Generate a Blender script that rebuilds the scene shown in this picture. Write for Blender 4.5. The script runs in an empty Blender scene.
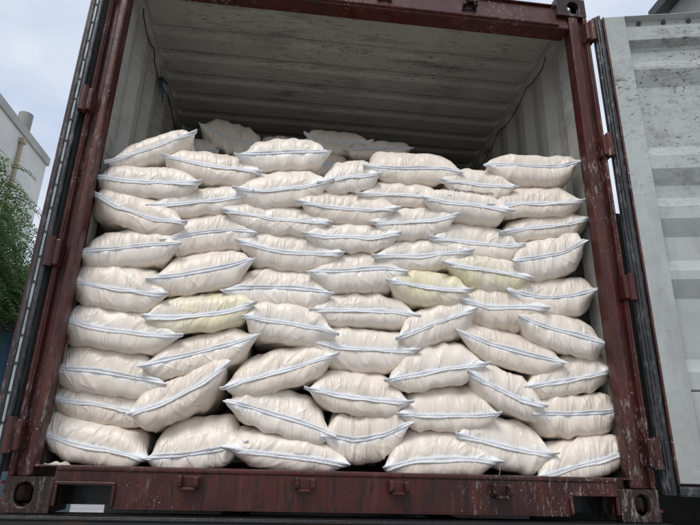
import bpy, bmesh, math, random, numpy as np
from mathutils import Vector, Matrix, noise as mnoise
sc = bpy.context.scene
col = sc.collection
# ------------------------------------------------------------------ camera
CAM = np.array([-.2695, -2.2219, .1928]); PITCH, YAW, ROLL, FPX = .34358, .10931, .02545, 557.18
_F = np.array([math.sin(YAW)*math.cos(PITCH), math.cos(YAW)*math.cos(PITCH), math.sin(PITCH)])
_R = np.cross(_F, [0, 0, 1]); _R /= np.linalg.norm(_R); _U = np.cross(_R, _F)
_c, _s = math.cos(ROLL), math.sin(ROLL)
_R, _U = _c*_R+_s*_U, -_s*_R+_c*_U
cd = bpy.data.cameras.new('camera'); cam = bpy.data.objects.new('camera', cd); col.objects.link(cam)
cd.sensor_fit = 'HORIZONTAL'; cd.sensor_width = 36; cd.lens = FPX/700*36; cd.clip_start = .05; cd.clip_end = 2000
mw = Matrix.Identity(4)
for i in range(3):
    mw[i][0], mw[i][1], mw[i][2], mw[i][3] = _R[i], _U[i], -_F[i], CAM[i]
cam.matrix_world = mw
sc.camera = cam
def ray(u, v): return _R*(u-350)/FPX - _U*(v-262.5)/FPX + _F
def aty(u, v, Y): r = ray(u, v); return CAM+(Y-CAM[1])/r[1]*r
# ------------------------------------------------------------------ sky, sun, exposure
SUN = np.array([-.38, -.68, 1.12]); SUN /= np.linalg.norm(SUN)
w = bpy.data.worlds.new('World'); sc.world = w; w.use_nodes = True
nt = w.node_tree; nt.nodes.clear()
def wn(t, **k):
    n = nt.nodes.new(t)
    for a, b in k.items(): setattr(n, a, b)
    return n
out = wn('ShaderNodeOutputWorld'); bg = wn('ShaderNodeBackground'); bg.inputs['Strength'].default_value = .1
sky = wn('ShaderNodeTexSky', sky_type='NISHITA', sun_disc=False, sun_elevation=math.asin(SUN[2]), sun_rotation=math.atan2(SUN[0], SUN[1]), dust_density=3.0)
tc = wn('ShaderNodeTexCoord'); mp = wn('ShaderNodeMapping'); mp.inputs['Scale'].default_value = (1.6, 1.6, 3.2)
nz = wn('ShaderNodeTexNoise'); nz.inputs['Scale'].default_value = 2.1; nz.inputs['Detail'].default_value = 6; nz.inputs['Roughness'].default_value = .55
rp = wn('ShaderNodeValToRGB'); e = rp.color_ramp.elements
e[0].position = .32; e[0].color = (4.5, 5.35, 6.8, 1); e[1].position = .68; e[1].color = (7.3, 7.6, 8.0, 1)
mx = wn('ShaderNodeMix', data_type='RGBA'); mx.inputs['Factor'].default_value = .88
L = nt.links.new
L(tc.outputs['Generated'], mp.inputs['Vector']); L(mp.outputs[0], nz.inputs['Vector']); L(nz.outputs['Fac'], rp.inputs['Fac'])
L(sky.outputs[0], mx.inputs[6]); L(rp.outputs[0], mx.inputs[7]); L(mx.outputs[2], bg.inputs['Color']); L(bg.outputs[0], out.inputs['Surface'])
sl = bpy.data.lights.new('sun', 'SUN'); sl.energy = 1.5; sl.angle = math.radians(26); sl.color = (1, .97, .92)
so = bpy.data.objects.new('sun', sl); col.objects.link(so); so.location = (-4, -8, 10)
so.rotation_euler = Vector(SUN).to_track_quat('Z', 'Y').to_euler()
vs_ = sc.view_settings; vs_.view_transform = 'Standard'; vs_.look = 'None'; vs_.exposure = .37; vs_.gamma = 1; vs_.use_curve_mapping = False

sc.cycles.max_bounces = 6; sc.cycles.diffuse_bounces = 4; sc.cycles.glossy_bounces = 2; sc.cycles.caustics_reflective = False; sc.cycles.caustics_refractive = False
rnd = random.Random(11)
# ------------------------------------------------------------------ materials
class Mat:
    def __init__(s, name, color=(.5, .5, .5), rough=.6, spec=.5, metal=0):
        s.m = bpy.data.materials.new(name); s.m.use_nodes = True; s.t = s.m.node_tree; s.b = s.t.nodes['Principled BSDF']
        s.b.inputs['Roughness'].default_value = rough; s.b.inputs['Metallic'].default_value = metal
        s.b.inputs['Specular IOR Level'].default_value = spec
        s.c = s.rgb(color)
    def n(s, t, **k):
        n = s.t.nodes.new(t)
        for a, b in k.items(): setattr(n, a, b)
        return n
    def l(s, a, b): s.t.links.new(a, b)
    def rgb(s, c):
        n = s.n('ShaderNodeRGB'); n.outputs[0].default_value = (*c, 1); return n.outputs[0]
    def coord(s, scale=(1, 1, 1), kind='Object', uv=None):
        if uv: t = s.n('ShaderNodeUVMap', uv_map=uv); o = t.outputs[0]
        elif kind == 'World': o = s.n('ShaderNodeNewGeometry').outputs['Position']
        else: o = s.n('ShaderNodeTexCoord').outputs[kind]
        m = s.n('ShaderNodeMapping'); m.inputs['Scale'].default_value = scale; s.l(o, m.inputs['Vector']); return m.outputs[0]
    def noise(s, vec, scale=5, detail=4, rough=.55, lo=.4, hi=.6, dist=0):
        n = s.n('ShaderNodeTexNoise'); n.inputs['Scale'].default_value = scale; n.inputs['Detail'].default_value = detail
        n.inputs['Roughness'].default_value = rough; n.inputs['Distortion'].default_value = dist; s.l(vec, n.inputs['Vector'])
        r = s.n('ShaderNodeMapRange'); r.inputs['From Min'].default_value = lo; r.inputs['From Max'].default_value = hi
        s.l(n.outputs['Fac'], r.inputs['Value']); return r.outputs[0]
    def mix(s, fac, a, b, blend='MIX'):
        m = s.n('ShaderNodeMix', data_type='RGBA', blend_type=blend)
        if isinstance(fac, (int, float)): m.inputs[0].default_value = fac
        else: s.l(fac, m.inputs[0])
        s.l(a if not isinstance(a, tuple) else s.rgb(a), m.inputs[6]); s.l(b if not isinstance(b, tuple) else s.rgb(b), m.inputs[7])
        return m.outputs[2]
    def math(s, op, a, b=None):
        m = s.n('ShaderNodeMath', operation=op)
        for i, x in enumerate((a, b)):
            if x is None: continue
            if isinstance(x, (int, float)): m.inputs[i].default_value = x
            else: s.l(x, m.inputs[i])
        return m.outputs[0]
    def layer(s, fac, colour, amount=1.0):
        f = s.math('MULTIPLY', fac, amount) if amount != 1 else fac
        s.c = s.mix(f, s.c, colour); return f
    def bump(s, h, dist=.01, strength=1.0, prev=None):
        b = s.n('ShaderNodeBump'); b.inputs['Distance'].default_value = dist; b.inputs['Strength'].default_value = strength
        s.l(h, b.inputs['Height'])
        if prev is not None: s.l(prev, b.inputs['Normal'])
        return b.outputs[0]
    def done(s, normal=None, rough=None):
        s.l(s.c, s.b.inputs['Base Color'])
        if normal is not None: s.l(normal, s.b.inputs['Normal'])
        if rough is not None: s.l(rough, s.b.inputs['Roughness'])
        return s.m
M = {}
def red_paint(name, base, dark, powder=.7, plo=.56, grime=.8):
    m = Mat(name, base, .36, .35)
    v = m.coord(kind='World'); vz = m.coord((6, 6, .8), kind='World')
    m.layer(m.noise(v, 2.6, 4, .6, .38, .62), dark, .85)
    m.layer(m.noise(vz, 3, 4, .65, .52, .66), (base[0]*1.6, base[1]*2.4, base[2]*2.0), .5)          # faded runs
    m.layer(m.noise(vz, 7, 5, .7, .54, .64), (.012, .009, .008), grime)                               # grime runs
    m.layer(m.noise(v, 24, 4, .7, .60, .64), (.035, .018, .012), .85)                                 # chips
    big = m.noise(v, 1.7, 2, .5, .46, .60)
    p = m.noise(m.coord((1, 1, .30), kind='World'), 48, 6, .78, plo-.02, plo+.12)
    m.layer(m.math('MULTIPLY', p, big), (.50, .46, .42), powder)                                     # flour smears
    m.layer(m.math('MULTIPLY', m.noise(v, 110, 2, .5, .70, .73), m.math('ADD', big, .15)), (.60, .57, .53), .8)
    r = m.n('ShaderNodeMapRange'); m.l(m.noise(v, 5, 2, .6, .3, .7), r.inputs['Value']); r.inputs['To Min'].default_value = .22; r.inputs['To Max'].default_value = .55
    nb = m.bump(m.noise(v, 16, 4, .6, .3, .7), .0012, .5)
    M[name] = m.done(nb, r.outputs[0]); return M[name]
red_paint('red_paint', (.078, .0158, .0130), (.036, .0105, .0090))
red_paint('sill_red', (.070, .0125, .0105), (.024, .008, .0072), .6, .57, .95)
red_paint('casting_red', (.040, .014, .011), (.012, .009, .008), .65, .53)

def grey_paint(name, base, dirt, scr, rough=.55, amt=1.0, axis=(1, .4, 2), top=None):
    m = Mat(name, base, rough, .4)
    v = m.coord(kind='World')
    where = m.noise(v, 1.3, 3, .55, .40, .62)                                                   # scuffed areas
    if top:                                                                                     # handling dirt sits high on the door
        sp = m.n('ShaderNodeSeparateXYZ'); m.l(v, sp.inputs[0]); tr = m.n('ShaderNodeMapRange'); m.l(sp.outputs[2], tr.inputs['Value'])
        tr.inputs['From Min'].default_value = top[0]; tr.inputs['From Max'].default_value = top[1]; tr.inputs['To Min'].default_value = .12
        where = m.math('MULTIPLY', m.math('ADD', where, .25), tr.outputs[0])
    m.layer(m.noise(v, 1.1, 5, .68, .42, .66), dirt, .40*amt)
    m.layer(m.noise(m.coord((1, 1, .25), kind='World'), 6, 5, .7, .54, .70), dirt, .45*amt)       # runs
    m.layer(m.math('MULTIPLY', m.noise(m.coord(axis, kind='World'), 4.5, 5, .80, .50, .70), where), scr, .75*amt)          # smudges
    m.layer(m.math('MULTIPLY', m.noise(m.coord(axis, kind='World'), 34, 3, .82, .58, .66), where), scr, .85*amt)          # fine scrapes
    m.layer(m.math('MULTIPLY', m.noise(v, 50, 3, .7, .64, .67), where), (.07, .038, .024), .9*amt)                          # rust specks
    nb = m.bump(m.noise(v, 4, 3, .6, .3, .7), .007, .5)
    M[name] = m.done(nb); return M[name]
grey_paint('interior_grey', (.45, .45, .42), (.24, .23, .205), (.09, .082, .072))
grey_paint('roof_grey', (.42, .42, .385), (.22, .21, .185), (.05, .044, .038), axis=(.4, 2.0, 1))
grey_paint('door_grey', (.39, .415, .405), (.24, .235, .22), (.10, .09, .08), .5, 1.1, axis=(.8, .8, 1.3), top=(.7, 2.1))

def simple(name, color, rough=.6, var=.25, scale=6, bump=.002, metal=0, kind='World', spec=.5):
    m = Mat(name, color, rough, spec, metal); v = m.coord(kind=kind)
    m.layer(m.noise(v, scale, 5, .6, .3, .7), tuple(x*(1-var) for x in color))
    M[name] = m.done(m.bump(m.noise(v, scale*6, 4, .6, .3, .7), bump, .7)); return M[name]
def rubber():
    m = Mat('rubber', (.012, .013, .015), .38, .5); v = m.coord((1, 1, .35), kind='World')
    m.layer(m.noise(v, 34, 6, .75, .52, .66), (.22, .22, .22), .6)
    m.layer(m.noise(m.coord(kind='World'), 3, 3, .5, .45, .7), (.035, .035, .038), .8)
    M['rubber'] = m.done(m.bump(m.noise(v, 60, 4, .6, .3, .7), .002, .7))
rubber()
simple('strip_metal', (.38, .40, .40), .4, .55, 12, .001)
simple('black_steel', (.012, .011, .011), .4, .4, 5)
m = Mat('orange_steel', (.014, .012, .011), .6); m.layer(m.noise(m.coord((.5, 1, 1), kind='World'), 5, 5, .65, .50, .62), (.15, .062, .018), .8); M['orange_steel'] = m.done()
simple('dark_bolt', (.03, .022, .02), .5, .4, 30)
simple('white_ink', (.62, .62, .60), .6, .4, 40, .0)
simple('wire', (.03, .028, .027), .6, .3, 30)
simple('blue_rope', (.03, .075, .15), .7, .4, 40)
simple('plywood', (.16, .10, .055), .7, .4, 6)
simple('plaster', (.74, .73, .70), .85, .18, .8, .004)
simple('coping', (.50, .49, .46), .85, .3, 1.2, .004)
simple('pipe_grey', (.28, .27, .26), .7, .2, 4)
simple('pipe_tan', (.45, .36, .27), .7, .2, 4)
simple('concrete_wall', (.32, .31, .29), .85, .35, 1.0, .006)
simple('dark_fascia', (.04, .042, .045), .5, .3, 3)
simple('blue_sheet', (.035, .115, .19), .5, .4, 2.0)
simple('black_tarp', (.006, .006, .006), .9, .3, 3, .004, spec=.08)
simple('red_lens', (.35, .008, .01), .25, .2, 8, .0)
simple('bark', (.075, .055, .04), .85, .4, 9, .01)
simple('glass_dark', (.04, .05, .06), .15, .2, 2, 0)
m = Mat('ground_concrete', (.44, .43, .41), .6, .4); v = m.coord(kind='World')
m.layer(m.noise(v, .35, 6, .6, .35, .65), (.20, .195, .185), .8); m.layer(m.noise(v, 6, 6, .7, .5, .7), (.26, .25, .24), .6)
M['ground'] = m.done(m.bump(m.noise(v, 40, 5, .6, .3, .7), .01, .6))
def leafmat(name, c1, c2):
    m = Mat(name, c1, .5, .4)
    at = m.n('ShaderNodeAttribute', attribute_name='tone')
    m.c = m.mix(at.outputs['Fac'], c1, c2)
    tr = m.n('ShaderNodeBsdfTranslucent'); m.l(m.c, tr.inputs['Color'])
    ms = m.n('ShaderNodeMixShader'); ms.inputs[0].default_value = .4
    o = m.t.nodes['Material Output']; m.l(m.b.outputs[0], ms.inputs[1]); m.l(tr.outputs[0], ms.inputs[2]); m.l(ms.outputs[0], o.inputs['Surface'])
    M[name] = m.done()
leafmat('leaf', (.055, .115, .034), (.15, .24, .085))

def sack_mat(name, yellow=0.0, printed=False):
    m = Mat(name, (.80, .81, .82), .38, .5)
    fa = m.n('ShaderNodeAttribute', attribute_name='fill').outputs['Fac']
    info = m.n('ShaderNodeObjectInfo')
    uv = m.coord((1, 1, 1), uv='cloth')
    ad = m.n('ShaderNodeVectorMath', operation='ADD'); cmb = m.n('ShaderNodeCombineXYZ')
    m.l(m.math('MULTIPLY', info.outputs['Random'], 37.0), cmb.inputs[0]); m.l(m.math('MULTIPLY', info.outputs['Random'], 91.0), cmb.inputs[2])
    m.l(uv, ad.inputs[0]); m.l(cmb.outputs[0], ad.inputs[1]); uvr = ad.outputs[0]
    def sc_(s):
        q = m.n('ShaderNodeMapping'); q.inputs['Scale'].default_value = s; m.l(uvr, q.inputs['Vector']); return q.outputs[0]
    cream = m.mix(info.outputs['Random'], (.75, .65, .55), (.78, .705, .62))
    if yellow:
        ys = m.math('MULTIPLY', m.noise(uvr, 5, 3, .5, .36, .60), yellow)
        cream = m.mix(ys, cream, (.72, .66, .40))
    m.c = m.mix(fa, (.78, .79, .80), cream)
    m.layer(m.noise(sc_((1, .35, 1)), 26, 2, .6, .50, .75), (.80, .76, .70), .45)          # paler stretched streaks
    m.layer(m.noise(uvr, 7, 3, .6, .52, .74), (.54, .46, .37), .45)                          # grubby patches
    m.layer(m.noise(uvr, 150, 2, .5, .745, .77), (.10, .08, .06), .8)                        # specks
    sv = m.n('ShaderNodeSeparateXYZ'); m.l(uv, sv.inputs[0])
    if printed:                                                                              # one faded line of print on the lower face
        bd = m.math('LESS_THAN', m.math('ABSOLUTE', m.math('SUBTRACT', sv.outputs[1], .046)), .0065)
        bx = m.math('LESS_THAN', m.math('ABSOLUTE', m.math('SUBTRACT', sv.outputs[0], 3.06)), .13)
        gl = m.noise(m.coord((1, .7, 1), uv='cloth'), 190, 2, .6, .46, .52)
        m.layer(m.math('MULTIPLY', m.math('MULTIPLY', bd, bx), gl), (.03, .035, .035), .9)
    nearhem = m.n('ShaderNodeMapRange'); m.l(sv.outputs[1], nearhem.inputs['Value']); nearhem.inputs['From Min'].default_value = .02; nearhem.inputs['From Max'].default_value = .15; nearhem.inputs['To Min'].default_value = 1; nearhem.inputs['To Max'].default_value = .25
    def ridge(vec, scale, k):
        r_ = m.math('ABSOLUTE', m.math('SUBTRACT', m.noise(vec, scale, 1, .5, 0, 1, .3), .5))
        return m.math('SUBTRACT', 1.0, m.math('MINIMUM', m.math('MULTIPLY', r_, k), 1.0))
    rot = m.n('ShaderNodeMapping'); rot.inputs['Rotation'].default_value = (0, 0, .75); m.l(uvr, rot.inputs['Vector'])
    rsc = m.n('ShaderNodeMapping'); rsc.inputs['Scale'].default_value = (1, .3, 1); m.l(rot.outputs[0], rsc.inputs['Vector'])
    g1 = m.math('MULTIPLY', m.math('MULTIPLY', ridge(sc_((1, .17, 1)), 34, 11), m.noise(uvr, 9, 1, .5, .40, .60)), nearhem.outputs[0])
    g2 = m.math('MULTIPLY', ridge(rsc.outputs[0], 17, 16), m.noise(sc_((1.3, 1.3, 1)), 8, 1, .5, .46, .62))
    n0 = m.bump(m.noise(sc_((1, .45, 1)), 20, 2, .5, .25, .75), .004, .5)
    n1 = m.bump(m.math('ADD', g1, g2), .0032, .75, n0)
    n3 = n1
    M[name] = m.done(n3)
sack_mat('sack_cloth'); sack_mat('sack_cloth_yellow', .85); sack_mat('sack_cloth_printed', 0, True)
def hem_mat():
    m = Mat('hem_tape', (.76, .765, .775), .45, .4)
    t = m.n('ShaderNodeUVMap', uv_map='cloth'); sp = m.n('ShaderNodeSeparateXYZ'); m.l(t.outputs[0], sp.inputs[0])
    d = m.math('ABSOLUTE', m.math('SUBTRACT', sp.outputs[1], .44)); st = m.math('LESS_THAN', d, .09)
    m.layer(st, (.40, .41, .43), .7)                                                       # stitch line
    uv = m.coord((1, .02, 1), uv='cloth')
    m.layer(m.noise(uv, 60, 4, .6, .5, .7), (.60, .62, .65), .6)
    M['hem_tape'] = m.done(m.bump(m.noise(uv, 90, 4, .6, .25, .75), .004, .6))
hem_mat()
simple('thread', (.75, .75, .74), .7, .1, 30, 0)

# ------------------------------------------------------------------ helpers
def obj(name, me, mat=None, parent=None):
    if mat is not None and not me.materials: me.materials.append(M[mat] if isinstance(mat, str) else mat)
    o = bpy.data.objects.new(name, me); col.objects.link(o)
    if parent is not None: o.parent = parent
    return o
def tag(o, label, cat, group=None):
    o['label'] = label; o['category'] = cat
    if group: o['group'] = group
    return o
def struct(o): o['kind'] = 'structure'; return o
def empty(name, loc=(0, 0, 0)):
    o = bpy.data.objects.new(name, None); col.objects.link(o); o.location = loc; o.empty_display_size = .1; return o
def from_bm(bm, name, smooth=False):
    bmesh.ops.recalc_face_normals(bm, faces=bm.faces)
    me = bpy.data.meshes.new(name); bm.to_mesh(me); bm.free()
    if smooth: me.shade_smooth()
    return me
def bbox(bm, x0, x1, y0, y1, z0, z1, bev=0, seg=2):
    r = bmesh.ops.create_cube(bm, size=1); vs = r['verts']
    for v in vs: v.co = Vector(((x0+x1)/2+v.co.x*(x1-x0), (y0+y1)/2+v.co.y*(y1-y0), (z0+z1)/2+v.co.z*(z1-z0)))
    if bev:
        ed = list({e for v in vs for e in v.link_edges})
        bmesh.ops.bevel(bm, geom=ed, offset=bev, segments=seg, profile=.5, affect='EDGES')
def box(name, b, mat, parent=None, bev=.004):
    bm = bmesh.new(); bbox(bm, *b, bev); return obj(name, from_bm(bm, name), mat, parent)
def cyl(bm, p0, p1, r0, r1=None, n=12):
    p0, p1 = Vector(p0), Vector(p1); r1 = r0 if r1 is None else r1
    q = (p1-p0).to_track_quat('Z', 'Y'); a = []; b = []
    for i in range(n):
        t = 2*math.pi*i/n; d = Vector((math.cos(t), math.sin(t), 0))
        a.append(bm.verts.new(p0+q@(d*r0))); b.append(bm.verts.new(p1+q@(d*r1)))
    for i in range(n): bm.faces.new((a[i], a[(i+1) % n], b[(i+1) % n], b[i]))
    bm.faces.new(a[::-1]); bm.faces.new(b)
def tube(bm, pts, r, n=6):
    rings = []
    for i, p in enumerate(pts):
        d = Vector(pts[min(i+1, len(pts)-1)])-Vector(pts[max(i-1, 0)]); q = d.to_track_quat('Z', 'Y')
        rr = r[i] if isinstance(r, (list, tuple)) else r
        rings.append([bm.verts.new(Vector(p)+q@Vector((math.cos(2*math.pi*k/n)*rr, math.sin(2*math.pi*k/n)*rr, 0))) for k in range(n)])
    for a, b in zip(rings, rings[1:]):
        for k in range(n): bm.faces.new((a[k], a[(k+1) % n], b[(k+1) % n], b[k]))
    bm.faces.new(rings[0][::-1]); bm.faces.new(rings[-1])
def extrude(bm, prof, f0, f1, thick=None):
    """open profile [(a,b)] swept from f0(a,b) to f1(a,b)"""
    A = [bm.verts.new(f0(a, b)) for a, b in prof]; B = [bm.verts.new(f1(a, b)) for a, b in prof]
    for i in range(len(prof)-1): bm.faces.new((A[i], A[i+1], B[i+1], B[i]))
def solid(o, t, off=1):
    md = o.modifiers.new('thick', 'SOLIDIFY'); md.thickness = t; md.offset = off; return o
def holed(bm, org, ux, uy, un, w, h, hw, hh, depth, cx=.5, cy=.5, n=28):
    """plate w x h with a rounded slot hw x hh; un points outwards, wall goes depth inwards"""
    org, ux, uy, un = map(Vector, (org, ux, uy, un)); C0 = (w*cx, h*cy)
    rr = min(hw, hh)/2; a, b, c, d = [], [], [], []
    for i in range(n):
        t = 2*math.pi*i/n; cx_, sy_ = math.cos(t), math.sin(t)
        hx = math.copysign(max(hw/2-rr, 0), cx_)*(1 if abs(cx_) > 1e-6 else 0)+rr*cx_; hy = math.copysign(max(hh/2-rr, 0), sy_)*(1 if abs(sy_) > 1e-6 else 0)+rr*sy_
        k = 1e9
        if cx_ > 1e-6: k = min(k, (w-C0[0])/cx_)
        if cx_ < -1e-6: k = min(k, -C0[0]/cx_)
        if sy_ > 1e-6: k = min(k, (h-C0[1])/sy_)
        if sy_ < -1e-6: k = min(k, -C0[1]/sy_)
        ox, oy = C0[0]+k*cx_, C0[1]+k*sy_
        P = lambda x, y, z: org+ux*x+uy*y+un*z
        a.append(bm.verts.new(P(ox, oy, 0)))
        b.append(bm.verts.new(P(C0[0]+hx*1.06, C0[1]+hy*1.06, 0))); c.append(bm.verts.new(P(C0[0]+hx, C0[1]+hy, -.004)))
        d.append(bm.verts.new(P(C0[0]+hx, C0[1]+hy, -depth)))
    corners = [bm.verts.new(org+ux*x+uy*y) for x, y in ((0, 0), (w, 0), (w, h), (0, h))]
    for i in range(n):
        j = (i+1) % n
        for p, q in ((a, b), (b, c), (c, d)): bm.faces.new((p[i], p[j], q[j], q[i]))
        # corner fill
        A, B = a[i].co-org, a[j].co-org
        pa = (A.dot(ux), A.dot(uy)); pb = (B.dot(ux), B.dot(uy))
        if abs(pa[0]-pb[0]) > 1e-5 and abs(pa[1]-pb[1]) > 1e-5:
            X = w if max(pa[0], pb[0]) > w-1e-4 else 0; Y = h if max(pa[1], pb[1]) > h-1e-4 else 0
            k = {(0, 0): 0, (w, 0): 1, (w, h): 2, (0, h): 3}[(X, Y)]
            bm.faces.new((a[i], corners[k], a[j]))

# ------------------------------------------------------------------ ground
GZ = -1.32
bm = bmesh.new(); bmesh.ops.create_grid(bm, x_segments=2, y_segments=2, size=300)
g = obj('ground', from_bm(bm, 'ground'), 'ground'); g.location.z = GZ; struct(g)

# ------------------------------------------------------------------ container
H = 2.591; LEN = 6.06
K = empty('shipping_container'); tag(K, 'dark red steel shipping container with its rear doors open, packed with sacks', 'container')
PI_, PO = 1.124, 1.219           # inner / outer edge of the rear posts
box('floor', (-1.16, 1.16, .11, LEN-.05, .105, .15), 'plywood', K, 0)
# side walls: vertical trapezoid corrugations
def wall_profile():
    p = [(.105, .0), (.235, .0)]; y = .235
    while y < LEN-.3:
        p += [(y+.068, .036), (y+.138, .036), (y+.206, 0), (y+.276, 0)]; y += .276
    p.append((LEN-.02, 0)); return p
for s in (-1, 1):
    bm = bmesh.new(); extrude(bm, wall_profile(), lambda y, d: (s*(1.165+d), y, .13), lambda y, d: (s*(1.165+d), y, 2.50))
    solid(obj('side_wall', from_bm(bm, 'side_wall'), 'interior_grey', K), .0025, 0)
    bm = bmesh.new(); bbox(bm, *sorted((s*1.158, s*1.216)), .10, LEN, 2.497, 2.557, .006)
    obj('top_rail', from_bm(bm, 'top_rail'), 'interior_grey', K)
    box('bottom_rail', (*sorted((s*1.166, s*1.216)), .10, LEN, .03, .135), 'red_paint', K)
# roof: transverse corrugations
rp_ = [(.10, 0), (.470, 0)]; y = .470
while y < LEN-.3: rp_ += [(y+.030, .012), (y+.060, .012), (y+.090, 0), (y+.209, 0)]; y += .209
rp_.append((LEN, 0))
bm = bmesh.new(); extrude(bm, rp_, lambda y, d: (-1.18, y, 2.559+d), lambda y, d: (1.18, y, 2.559+d))
solid(obj('roof', from_bm(bm, 'roof'), 'roof_grey', K), .002, 1)
box('roof_plate', (-1.155, 1.155, .10, .408, 2.551, 2.556), 'roof_grey', K, 0)
box('front_wall', (-1.21, 1.21, LEN, LEN+.03, .03, 2.57), 'interior_grey', K, 0)
# rear posts: main channel, recessed outer channel, outer flange
for s in (-1, 1):
    bm = bmesh.new()
    X = lambda a, b: sorted((s*a, s*b))
    bbox(bm, *X(1.136 if s < 0 else 1.118, 1.172), .0, .066, .118, 2.473, .010, 3)
    bbox(bm, *X(1.170, 1.204), .022, .098, .118, 2.473, .004)
    bbox(bm, *X(1.197, PO-.001), -.004, .098, .118, 2.473, .006)
    bbox(bm, *X(1.1535, 1.167), .040, .125, .118, 2.473, .004)
    obj('corner_post', from_bm(bm, 'corner_post'), 'red_paint', K)
# header
bm = bmesh.new()
bbox(bm, -1.134, 1.116, 0, .096, 2.385, 2.566, .006, 3)
for v in bm.verts:
    if v.co.z > 2.5 and v.co.y < .02: v.co.y += .042          # the front face leans back
bbox(bm, -1.055, 1.055, -.014, .01, 2.392, 2.404, .003)
bbox(bm, -1.055, 1.055, .030, .14, 2.5665, 2.574, .002)
obj('door_header', from_bm(bm, 'door_header'), 'red_paint', K)
# sill: plate with two bottom notches, rims, top plate
bm = bmesh.new(); ZB = .022
NL, NR = (-1.040, -.856), (.864, 1.040)
for a, b, z0 in ((-1.058, NL[0], ZB), (NL[0], NL[1], .094), (NL[1], NR[0], ZB), (NR[0], NR[1], .090), (NR[1], 1.058, ZB)):
    bbox(bm, a, b, .001, .012, z0, .150)
bbox(bm, -1.136, 1.118, .004, .13, .1505, .158, .003)
bbox(bm, -1.058, 1.058, -.004, .02, .139, .1565, .006, 3)
bbox(bm, NL[1]+.014, NR[0]-.014, .0015, .05, .015, .0215, .001)
for (a, b), zt in ((NL, .094), (NR, .090)):
    bbox(bm, a-.012, b+.012, -.010, .06, zt-.001, zt+.011, .003)
    bbox(bm, a-.012, a, -.010, .06, ZB, zt-.0015, .003); bbox(bm, b, b+.012, -.010, .06, ZB, zt-.0015, .003)
obj('door_sill', from_bm(bm, 'door_sill'), 'sill_red', K)
bm = bmesh.new(); bbox(bm, -1.06, 1.06, .14, .19, .02, .104); obj('sill_crossmember', from_bm(bm, 'x'), 'black_steel', K)
for i in range(10):
    box('floor_crossmember', (-1.16, 1.16, .55+i*.55, .60+i*.55, .03, .104), 'black_steel', K, 0)
# corner castings
def casting(s, top):
    bm = bmesh.new(); z0 = H-.118 if top else 0.0; W_, D_, H_ = .162, .178, .118
    xi, xo = s*(1.2192-W_), s*1.2192
    xa = min(xi, xo); yf = -.004
    holed(bm, (xa, yf, z0), (1, 0, 0), (0, 0, 1), (0, -1, 0), W_, H_, .063, .079, .028, cx=.42 if s < 0 else .58)
    holed(bm, (xo, yf, z0), (0, 1, 0), (0, 0, 1), (s, 0, 0), D_, H_, .079, .055, .028, cx=.5)
    zz = z0+H_ if top else z0
    holed(bm, (xa, yf, zz), (1, 0, 0), (0, 1, 0), (0, 0, 1 if top else -1), W_, D_, .063, .11, .028)
    P = lambda x, y, z: bm.verts.new((x, y, z))
    zo = z0 if top else z0+H_
    bm.faces.new([P(xa, yf, zo), P(xa+W_, yf, zo), P(xa+W_, yf+D_, zo), P(xa, yf+D_, zo)])
    bm.faces.new([P(xi, yf, z0), P(xi, yf+D_, z0), P(xi, yf+D_, z0+H_), P(xi, yf, z0+H_)])
    bm.faces.new([P(xa, yf+D_, z0), P(xa+W_, yf+D_, z0), P(xa+W_, yf+D_, z0+H_), P(xa, yf+D_, z0+H_)])
    bmesh.ops.remove_doubles(bm, verts=bm.verts, dist=.0004)
    o = obj('corner_casting', from_bm(bm, 'corner_casting'), 'casting_red', K)
    md = o.modifiers.new('b', 'BEVEL'); md.width = .009; md.segments = 3; md.limit_method = 'ANGLE'; md.angle_limit = math.radians(50)
for s in (-1, 1):
    for top in (0, 1): casting(s, top)
# cam keepers on sill and header
def keeper(x, z, flip=1):
    bm = bmesh.new()
    bbox(bm, x-.040, x+.040, -.012, .004, z-.020, z+.022, .003)
    bbox(bm, x-.040, x-.022, -.046, -.008, z-.014, z+.024, .006)
    bbox(bm, x+.016, x+.036, -.050, -.008, z-.018, z+.020, .006)
    bbox(bm, x-.030, x+.030, -.036, -.010, z-.022*flip-.006, z-.022*flip+.006, .004)
    cyl(bm, (x+.026, -.058, z+.002), (x+.026, -.046, z+.002), .009, n=8)
    cyl(bm, (x-.031, -.053, z+.006), (x-.031, -.044, z+.006), .007, n=8)
    if z > 1:
        for v in bm.verts: v.co.y += .021
    obj('cam_keeper', from_bm(bm, 'cam_keeper'), 'sill_red' if z < 1 else 'casting_red', K)
for x, z in ((-.588, .110), (-.172, .111), (.178, .108), (.575, .103)): keeper(x, z)
for x in (-.588, .121, .575): keeper(x, 2.470, -1)
# hinge lugs on the posts
for s in (-1, 1):
    for z in (.255, .95, 1.67, 2.36):
        bm = bmesh.new()
        bbox(bm, *sorted((s*1.190, s*1.238)), -.034, .03, z-.055, z+.055, .006)
        cyl(bm, (s*1.226, -.030, z-.062), (s*1.226, -.030, z+.062), .017, n=14)
        obj('hinge_lug', from_bm(bm, 'hinge_lug'), 'red_paint', K)
    bm = bmesh.new(); cyl(bm, (s*1.209, -.006, .14), (s*1.209, -.006, 2.45), .007, n=8)
    obj('hinge_rod', from_bm(bm, 'hinge_rod'), 'red_paint', K)
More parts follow.
